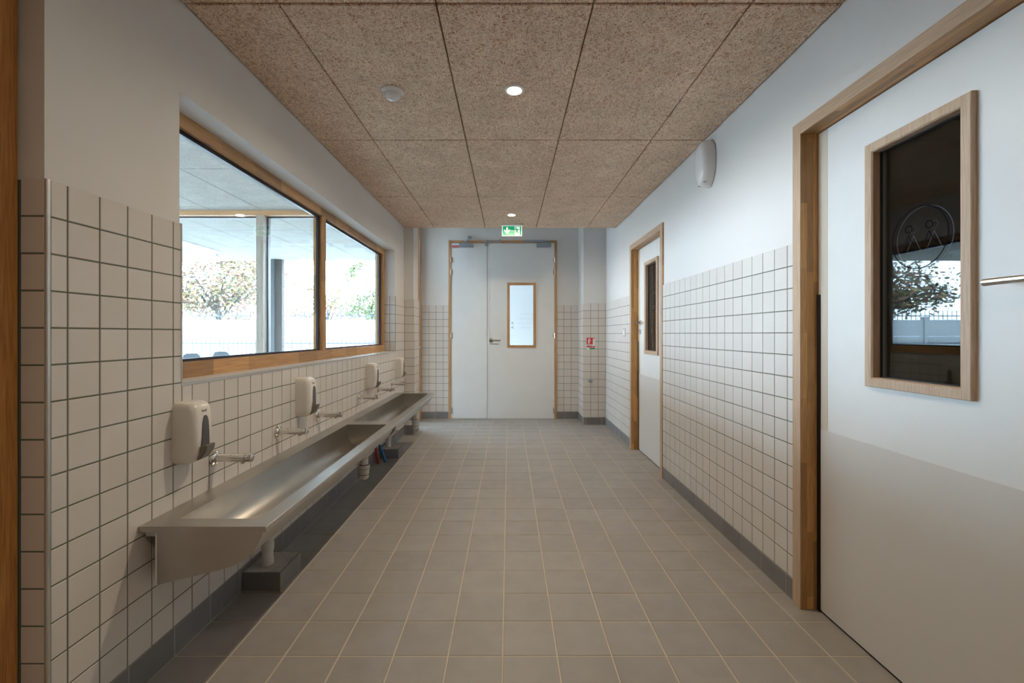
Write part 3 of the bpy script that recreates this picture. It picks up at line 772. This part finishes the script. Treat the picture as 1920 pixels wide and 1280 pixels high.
def trap(x, y, lab):
    t = thing('bottle_trap', lab, 'drain trap', (x, y, .19), 'bottle traps under the troughs')
    b = bm_new(); tube(b, [(x, y, .188), (x, y, .193), (x, y, .205), (x, y, .255), (x, y, .262)], [.010, .022, .030, .033, .031], 20); wobj('bowl', b, 'pvc', t, True)
    b = bm_new(); tube(b, [(x, y, .263), (x, y, .265), (x, y, .288), (x, y, .29)], [.030, .036, .036, .030], 20); wobj('nut', b, 'pvc', t, True)
    for za, zb, rr in ((.2615, .2655, .0325), (.2885, .292, .0325), (.222, .2245, .0335)): b = bm_new(); tube(b, [(x, y, za), (x, y, zb)], rr, 20); wobj('rubber_ring', b, 'black', t)
    b = bm_new(); tube(b, [(x, y, .290), (x, y, .330), (x, y, .333), (x, y, .395)], [.027, .027, .022, .022], 18); wobj('tailpiece', b, 'pvc', t, True)
    b = bm_new(); tube(b, [(x-.025, y, .305), (x-.045, y, .305), (x-.047, y, .305), (-1.19, y, .300), (TL+.001, y, .300)], [.022, .022, .018, .018, .018], 14); wobj('outlet_arm', b, 'pvc', t, True)
trap(-.985, 3.09, 'white plastic bottle trap hanging from the nearer trough')
trap(-.975, 4.72, 'white plastic bottle trap hanging from the farther trough beside the pier')
def hose(name, pts, r, m, lab, grp=None):
    b = bm_new()
    # smooth the path
    P = [Vector(p) for p in pts]; Q = []
    for i in range(len(P)-1):
        p0, p1, p2, p3 = P[max(i-1, 0)], P[i], P[i+1], P[min(i+2, len(P)-1)]
        for k in range(8):
            u = k/8; Q.append(.5*((2*p1)+(-p0+p2)*u+(2*p0-5*p1+4*p2-p3)*u*u+(-p0+3*p1-3*p2+p3)*u**3))
    Q.append(P[-1]); tube(b, Q, r, 12)
    tag(obj(name, b, m, smooth=True, loc=tuple(P[0])), lab, 'pipe', grp)
hose('conduit', [(-1.135, 4.17, 0), (-1.150, 4.17, .06), (-1.178, 4.16, .13), (-1.19, 4.13, .22), (-1.19, 4.13, .352)], .014, 'blue_hose', 'bent blue water conduit rising from the floor before the far plinth')
hose('conduit', [(-1.185, 4.12, 0), (-1.195, 4.11, .06), (-1.200, 4.10, .14), (-1.200, 4.08, .35)], .011, 'red_hose', 'thin red water conduit beside the blue one')
hose('conduit', [(-1.185, 2.262, .085), (-1.188, 2.262, .13), (-1.195, 2.262, .2), (-1.195, 2.262, .35)], .011, 'red_hose', 'red water conduit behind the white pipe of the nearer plinth')
b = bm_new(); tube(b, [(-1.09, 4.48, .225), (-1.21, 4.50, .215)], .005, 10); tube(b, [(-1.217, 4.50, .215), (-1.208, 4.50, .215)], .016, 12)
tag(obj('stop_valve', b, 'satin_steel', smooth=True, loc=(-1.217, 4.50, .215)), 'small steel stop valve rod above the farther plinth', 'valve')

# ------------------------------------------------------------------ ceiling fittings
def downlight(y, lab, en=LAMP):
    t = thing('downlight', lab, 'ceiling light', (.028, y, CZ), 'round recessed downlights')
    b = bm_new(); tube(b, [(.028, y, CZ+.002), (.028, y, CZ-.003), (.028, y, CZ-.006)], [.050, .050, .044], 32); wobj('trim_ring', b, 'white_flat', t, True)
    b = bm_new(); tube(b, [(.028, y, CZ-.0055), (.028, y, CZ-.008)], .036, 32); wobj('lens', b, 'lens', t, True)
    ld = bpy.data.lights.new('downlight_lamp', 'AREA'); ld.shape = 'DISK'; ld.size = .07; ld.energy = en; ld.color = (1, .83, .60); ld.spread = math.radians(165)
    lo = bpy.data.objects.new('downlight_lamp', ld); COL.objects.link(lo); lo.parent = t; lo.location = (0, 0, -.012)
downlight(2.307, 'nearer lit round downlight in the wood wool ceiling')
downlight(4.717, 'farther lit round downlight, just before the exit sign')
downlight(-.10, 'lit round downlight above where the viewer stands', 7.0)
t = thing('motion_detector', 'white domed motion detector on the wood wool ceiling', 'sensor', (-.595, 2.322, CZ))
b = bm_new(); c = (-.595, 2.322)
tube(b, [(*c, CZ), (*c, CZ-.006), (*c, CZ-.014), (*c, CZ-.018)], [.058, .058, .050, .046], 36); wobj('base', b, 'cool_plastic', t, True)
b = bm_new(); tube(b, [(*c, CZ-.016), (*c, CZ-.022), (*c, CZ-.032), (*c, CZ-.042), (*c, CZ-.048), (*c, CZ-.050)], [.043, .042, .037, .027, .015, .004], 32); wobj('lens_dome', b, 'cool_plastic', t, True)
b = bm_new(); tube(b, [(c[0]-.046, c[1]-.022, CZ-.014), (c[0]-.046, c[1]-.022, CZ-.0165)], .003, 8); wobj('indicator', b, 'red', t)

# exit sign hung from the ceiling
t = thing('exit_sign', 'green lit exit sign with white arrow and running figure above the double door', 'sign', (.036, 5.13, CZ))
EX, EY = .036, 5.13
b = bm_new(); bbox(b, EX-.128, EX+.128, EY-.02, EY+.02, CZ-.020, CZ, .004, 2); wobj('housing', b, 'white_flat', t)
b = bm_new(); bbox(b, EX-.113, EX+.113, EY-.004, EY+.004, CZ-.135, CZ-.018, .002, 1); pn = wobj('sign_plate', b, 'white_lit', t)
b = bm_new(); box(b, EX-.104, EX+.104, EY-.0052, EY-.004, CZ-.128, CZ-.024); wobj('green_field', b, 'green_lit', t)
def decal(parent, polys, ox, oz, y, m, name, s=1.0, th=-.0008):
    b = bm_new()
    for p in polys: prism(b, [(ox+u*s, y, oz+v*s) for u, v in p], (0, th, 0))
    return wobj(name, b, m, parent)
zc = CZ-.076
decal(t, [[(-.011, .040), (.011, .040), (.011, -.002), (.034, .020), (.034, -.004), (0, -.038), (-.034, -.004), (-.034, .020), (-.011, -.002)]], EX-.055, zc, EY-.0052, 'white_lit', 'arrow', .98)
decal(t, [[(-.030, -.047), (.028, -.047), (.028, .046), (-.030, .046)], [(-.075, -.004), (-.035, -.004), (-.035, .004), (-.075, .004)]], EX+.060, zc, EY-.0052, 'white_lit', 'doorway')
man = [[(-.014+.009*math.cos(a*PI/5), .034+.009*math.sin(a*PI/5)) for a in range(10)],
       [(-.018, .024), (.006, .022), (.010, .010), (-.001, -.008), (-.013, -.002), (-.012, .008)],
       [(-.018, .024), (-.034, .008), (-.028, .002), (-.010, .018)], [(.004, .022), (.022, .010), (.019, .004), (.002, .014)],
       [(-.013, -.002), (-.001, -.008), (-.010, -.022), (-.028, -.044), (-.036, -.044), (-.020, -.020)],
       [(-.006, -.006), (.006, -.004), (.014, -.020), (.028, -.020), (.028, -.028), (.008, -.028)]]
decal(t, man, EX+.058, zc, EY-.0061, 'green_lit', 'running_figure', .95)

# wall sounder high on the right wall
t = thing('alarm_sounder', 'white domed wall alarm high on the plaster beside the ceiling', 'alarm', (XR, 2.835, 2.235))
def oval(w, h0, h1, n=40):
    out = []
    for i in range(n):
        a = 2*PI*i/n; c_, s_ = math.cos(a), math.sin(a)
        yy = abs(c_)**.72*math.copysign(1, c_)*w; zz = abs(s_)**.85*math.copysign(1, s_)*(h1 if s_ > 0 else h0)
        if s_ < 0: yy *= 1-.42*abs(s_)**2
        out.append((yy, zz))
    return out
def shell(layers, y, z):
    b = bm_new(); ov = oval(1, 1, 1); R = []
    for d, w, h0, h1 in layers: R.append([b.verts.new((XR-d, y+u*w, z+v*(h1 if v > 0 else h0))) for u, v in ov])
    n = len(ov)
    for A, B in zip(R, R[1:]):
        for k in range(n): b.faces.new((A[k], A[(k+1) % n], B[(k+1) % n], B[k]))
    b.faces.new(R[-1]); b.faces.new(R[0][::-1]); return b
wobj('back_plate', shell([(0, .074, .138, .138), (.006, .074, .138, .138)], 2.835, 2.238), 'cool_plastic', t, True)
wobj('cover', shell([(.0055, .080, .145, .143), (.040, .080, .144, .142), (.058, .077, .138, .138), (.070, .070, .126, .128), (.079, .058, .104, .112), (.084, .036, .07, .08)], 2.835, 2.238), 'cool_plastic', t, True)
for zz, yy in ((2.118, 2.79), (2.112, 2.86)):
    b = bm_new(); tube(b, [(XR-.045, yy, zz), (XR-.066, yy, zz-.004)], .003, 8); wobj('screw', b, 'grey_plastic', t)

# extinguisher sign on the column
t = thing('extinguisher_sign', 'small red fire extinguisher sign with green strip on the tiled column', 'sign', (1.060, 5.87, 1.055))
sx0, sx1, sz0, sz1, sy = 1.008, 1.113, .978, 1.132, 5.870
b = bm_new(); box(b, sx0, sx1, sy-.0022, sy, sz0, sz1); wobj('sign_plate', b, 'white_flat', t)
b = bm_new()
for q in ((sx0, sx1-.026, 1.046, 1.130), (sx1-.024, sx1-.003, 1.118, 1.130), (sx0, sx1-.028, 1.004, 1.028), (sx1-.024, sx1, 1.004, 1.022)): box(b, q[0], q[1], sy-.0028, sy-.002, q[2], q[3])
wobj('red_field', b, 'red', t)
decal(t, [[(-.010, -.034), (.010, -.034), (.010, .012), (.005, .022), (.005, .032), (-.005, .032), (-.005, .022), (-.010, .012)], [(.004, .028), (.022, .022), (.026, -.01), (.022, -.01), (.018, .018), (.004, .024)]], sx0+.028, 1.089, sy-.0030, 'white_flat', 'pictogram')
b = bm_new(); box(b, sx0+.036, sx1, sy-.0028, sy-.002, .980, .999); wobj('green_strip', b, 'green', t)
for body, z, m_ in (('EXTINCTEUR', 1.037, 'text_dark'), ('EAU + ADDITIF', 1.016, 'white_flat')):
    me = text_mesh(body, .0125, .0003); me.transform(Matrix.Translation((-1.060, -5.87, -1.055)) @ Matrix(((1, 0, 0, (sx0+sx1-.026)/2), (0, 0, -1, sy-.0032), (0, 1, 0, z), (0, 0, 0, 1)))); obj('lettering', me, m_, t)
# capped wall outlet and switch
t = thing('wall_outlet', 'small grey round capped water outlet low on the tiled column', 'water outlet', (1.057, 5.87, .575))
b = bm_new(); tube(b, [(1.057, 5.87, .575), (1.057, 5.864, .575), (1.057, 5.862, .575)], [.026, .026, .022], 20); wobj('collar', b, 'galv', t, True)
b = bm_new(); tube(b, [(1.057, 5.862, .575), (1.057, 5.83, .575), (1.057, 5.826, .575)], [.014, .014, .010], 8); wobj('plug', b, 'galv', t)
t = thing('light_switch', 'white light switch on the tiles beside the farther side door', 'switch', (TR, 4.893, 1.195))
b = bm_new(); bbox(b, TR-.012, TR, 4.853, 4.933, 1.150, 1.240, .003, 2); wobj('switch_plate', b, 'cool_plastic', t)
b = bm_new(); bbox(b, TR-.016, TR-.010, 4.866, 4.920, 1.165, 1.225, .002, 1); wobj('rocker', b, 'white_flat', t)

# ------------------------------------------------------------------ covered yard seen through the window
SZ = 2.65
b = bm_new(); box(b, -40, 40, -30, 70, -.3, -.06); box(b, -9.5, -1.44, -3, 9.4, -.06, -.02); gnd = struct('ground', b, 'ground')
b = bm_new(); box(b, -9.6, -1.44, -3, 5.55, SZ+.03, SZ+.25); box(b, -9.6, -2.13, 5.55, 9.13, SZ+.03, SZ+.25); cb_ = struct('ceiling_outside', b, 'fence_wall')  # unseen corner by the bay cut away to admit sky light
ux = joints(-2.93, .6, -7.6, -1.45); uy = joints(4.04, 1.2, .4, 9.13)
for c in cells(ux, uy, [(-2.13, -1, 5.55, 10)]):
    v, f = slab_verts(c[1]-c[0]-.006, c[3]-c[2]-.006, .03, .004)
    key = ('soffit', round(c[1]-c[0], 3), round(c[3]-c[2], 3))
    if key not in TM:
        me = bpy.data.meshes.new('ceiling_panel'); me.from_pydata([tuple(FACE['-z'] @ Vector(p)) for p in v], [], f); me.update(); me.materials.append(M['woodwool_pale']); TM[key] = me
    o = bpy.data.objects.new('ceiling_panel', TM[key]); COL.objects.link(o); o.parent = cb_; o.location = ((c[0]+c[1])/2, (c[2]+c[3])/2, SZ)
# glazed timber screen across the yard
w2 = struct('window_2', None); GY = 5.40
b = bm_new(); box(b, -8.0, -1.45, GY, GY+.14, SZ-.055, SZ); obj('top_rail', b, 'wood_x', w2)
b = bm_new(); box(b, -8.0, -1.45, GY, GY+.14, -.02, .06); obj('bottom_rail', b, 'wood_x', w2)
px = [-8.0, -5.05, -3.01, -1.53]
for x in px: b = bm_new(); box(b, x, x+.085, GY, GY+.17, .06, SZ-.055); obj('post', b, 'grey_wood', w2)
for a, c in zip(px, px[1:]):
    b = bm_new(); box(b, a+.085, c, GY+.09, GY+.096, .06, SZ-.055); gp = obj('glass_pane', b, 'glass', w2)
    b = bm_new(); ring_rect(b, (a+.085, c, .06, SZ-.055), (a+.10, c-.015, .075, SZ-.07), 'y', GY+.08, GY+.106); obj('gasket', b, 'dark_frame', gp)
# post holding the roof edge
t = thing('yard_post', 'steel and timber post holding the edge of the yard roof', 'post', (-4.62, 9.0, 0))
b = bm_new(); box(b, -4.75, -4.61, 8.9, 9.04, -.02, SZ); wobj('steel_post', b, 'post_steel', t)
b = bm_new(); box(b, -4.61, -4.47, 8.93, 9.03, -.02, SZ); wobj('timber_post', b, 'post_timber', t)
# strip light under the yard roof
t = thing('strip_light', 'long white strip light under the yard roof', 'light', (-5.2, 7.3, SZ))
b = bm_new(); bbox(b, -5.26, -5.14, 6.5, 8.07, SZ-.05, SZ, .006, 1); wobj('housing', b, 'white_flat', t)
b = bm_new(); tube(b, [(-5.2, 6.53, SZ-.062), (-5.2, 8.04, SZ-.062)], .02, 12); wobj('tube', b, 'white_flat', t)
for y in (6.52, 8.05): b = bm_new(); box(b, -5.225, -5.175, y-.02, y+.02, SZ-.085, SZ-.045); wobj('end_cap', b, 'grey_plastic', t)
# boundary wall of concrete panels between posts, with spikes
t = thing('boundary_wall', 'pale concrete panel wall with metal spikes closing the yard', 'wall', (-9, 16, 0))
x = -24.0; FY = 16.0
while x < 3.2:
    b = bm_new(); box(b, x-.07, x+.07, FY-.08, FY+.08, -.06, 1.78); wobj('post', b, 'fence_wall', t)
    for k in range(3): b = bm_new(); bbox(b, x+.07, x+1.43, FY-.03, FY+.03, -.06+k*.58, -.06+k*.58+.575, .01, 1); wobj('panel', b, 'fence_wall', t)
    x += 1.5
b = bm_new(); x = -24.0
while x < 3.2: tube(b, [(x, FY, 1.66), (x, FY, 1.98), (x, FY, 2.03)], [.012, .012, .001], 5); x += .16
box(b, -24, 3.2, FY-.01, FY+.01, 1.80, 1.83); o = wobj('spikes', b, 'fence_metal', t); o['kind'] = 'stuff'
t = thing('picket_fence', 'low grey metal picket fence before the boundary wall', 'fence', (-9, 13, 0))
b = bm_new(); box(b, -20, 1.5, 12.98, 13.02, .90, .93); box(b, -20, 1.5, 12.98, 13.02, .1, .13); wobj('rails', b, 'fence_metal', t)
b = bm_new(); x = -20
while x < 1.5: tube(b, [(x, 13, -.06), (x, 13, 1.02), (x, 13, 1.07)], [.010, .010, .001], 5); x += .13
o = wobj('pickets', b, 'fence_metal', t); o['kind'] = 'stuff'
# trees behind the wall
def leafmat(name, cols):
    m = mat(name, cols[0], .7); tt = NT(m)
    wn_ = tt.n('ShaderNodeNewGeometry')
    r = tt.ramp(wn_.outputs['Random Per Island'], [(i/len(cols), c) for i, c in enumerate(cols)]); tt.t.nodes[-1]
    tt.l(r, tt.b.inputs['Base Color']); return m
M['leaf_autumn'] = leafmat('autumn leaves', [(.24, .12, .06), (.12, .16, .075), (.30, .18, .06), (.09, .12, .08), (.20, .09, .06)])
M['leaf_green'] = leafmat('green leaves', [(.08, .14, .05), (.15, .20, .07), (.07, .10, .05), (.22, .21, .08)])
def tree(x, y, zc, rx, rz, n, m, lab, cat='tree', name='tree', ls=.10):
    t = thing(name, lab, cat, (x, y, 0))
    b = bm_new(); tube(b, [(x, y, -.1), (x+.05, y, zc*.5), (x, y, zc)], [.14, .11, .06], 8)
    for k in range(6):
        a = k*PI/3+.3; tube(b, [(x, y, zc*.55+k*.12), (x+math.cos(a)*rx*.4, y+math.sin(a)*rx*.4, zc+.1*k), (x+math.cos(a)*rx*.75, y+math.sin(a)*rx*.75, zc+rz*.4-.15*k)], [.05, .035, .012], 6)
    wobj('trunk', b, 'bark', t, True)
    V, F = [], []; rnd = random.Random(int(x*10))
    cl = [(rnd.gauss(0, .5), rnd.gauss(0, .5), rnd.gauss(0, .5), rnd.uniform(.18, .4)) for _ in range(26)]
    for i in range(n):
        c = cl[rnd.randrange(len(cl))]
        p = Vector((c[0]+rnd.gauss(0, c[3]*.6), c[1]+rnd.gauss(0, c[3]*.6), c[2]+rnd.gauss(0, c[3]*.55)))
        if p.length > 1.15: p *= 1.15/p.length
        p = Vector((p.x*rx, p.y*rx, zc+p.z*rz)); s = ls*rnd.uniform(.6, 1.3)
        u = Vector((rnd.gauss(0, 1), rnd.gauss(0, 1), rnd.gauss(0, .6))).normalized(); w_ = u.cross(Vector((rnd.gauss(0, 1), rnd.gauss(0, 1), 1))).normalized()
        k = len(V); V += [tuple(p-u*s), tuple(p-w_*s*.5), tuple(p+u*s), tuple(p+w_*s*.5)]; F.append((k, k+1, k+2, k+3))
    me = bpy.data.meshes.new('foliage'); me.from_pydata(V, [], F); me.update()
    o = obj('foliage', me, m, t); o['kind'] = 'stuff'
tree(-11.9, 18.5, 3.0, 2.6, 2.0, 7500, 'leaf_autumn', 'tree with orange and green autumn leaves behind the concrete wall')
tree(-10.6, 26.5, 2.6, 1.9, 1.3, 2400, 'leaf_autumn', 'smaller reddish tree behind the concrete wall', ls=.09)
tree(-5.7, 20.0, 2.5, 1.5, 1.9, 3600, 'leaf_green', 'green leafy tree behind the concrete wall near the building')
b = bm_new(); box(b, -9.6, -1.44, .05, .2, -.06, SZ+.05); struct('wall_yard_blocker', b, 'plaster')  # unseen wall added to keep sky reflections off the glazed screen
# two grey moulded seats outside
def seat(x, y, lab):
    t = thing('moulded_chair', lab, 'chair', (x, y, -.06), 'grey moulded chairs in the yard')
    b = bm_new(); n = 12; R = []
    for j, (z, r) in enumerate(((.36, .16), (.38, .20), (.50, .215), (.64, .205), (.70, .175), (.73, .12))):
        R.append([b.verts.new((x+r*math.cos(PI*(i/n))*1.0, y+r*.8*math.sin(PI*(i/n)), z)) for i in range(n+1)])
    for A, B in zip(R, R[1:]):
        for k in range(n): b.faces.new((A[k], A[k+1], B[k+1], B[k]))
    bmesh.ops.solidify(b, geom=b.faces[:], thickness=.015); wobj('backrest', b, 'chair_grey', t, True)
    b = bm_new(); bbox(b, x-.18, x+.18, y-.17, y+.15, .34, .37, .012, 2); wobj('seat', b, 'chair_grey', t)
    for sx in (-1, 1):
        for sy_ in (-1, 1): b = bm_new(); tube(b, [(x+sx*.13, y-.01+sy_*.12, .345), (x+sx*.18, y-.01+sy_*.16, -.06)], .011, 8); wobj('leg', b, 'galv', t)
seat(-7.28, 10.4, 'grey moulded yard chair nearest the edge of the tiled wall')
seat(-7.30, 11.5, 'grey moulded yard chair farther along the window from the tiled wall')
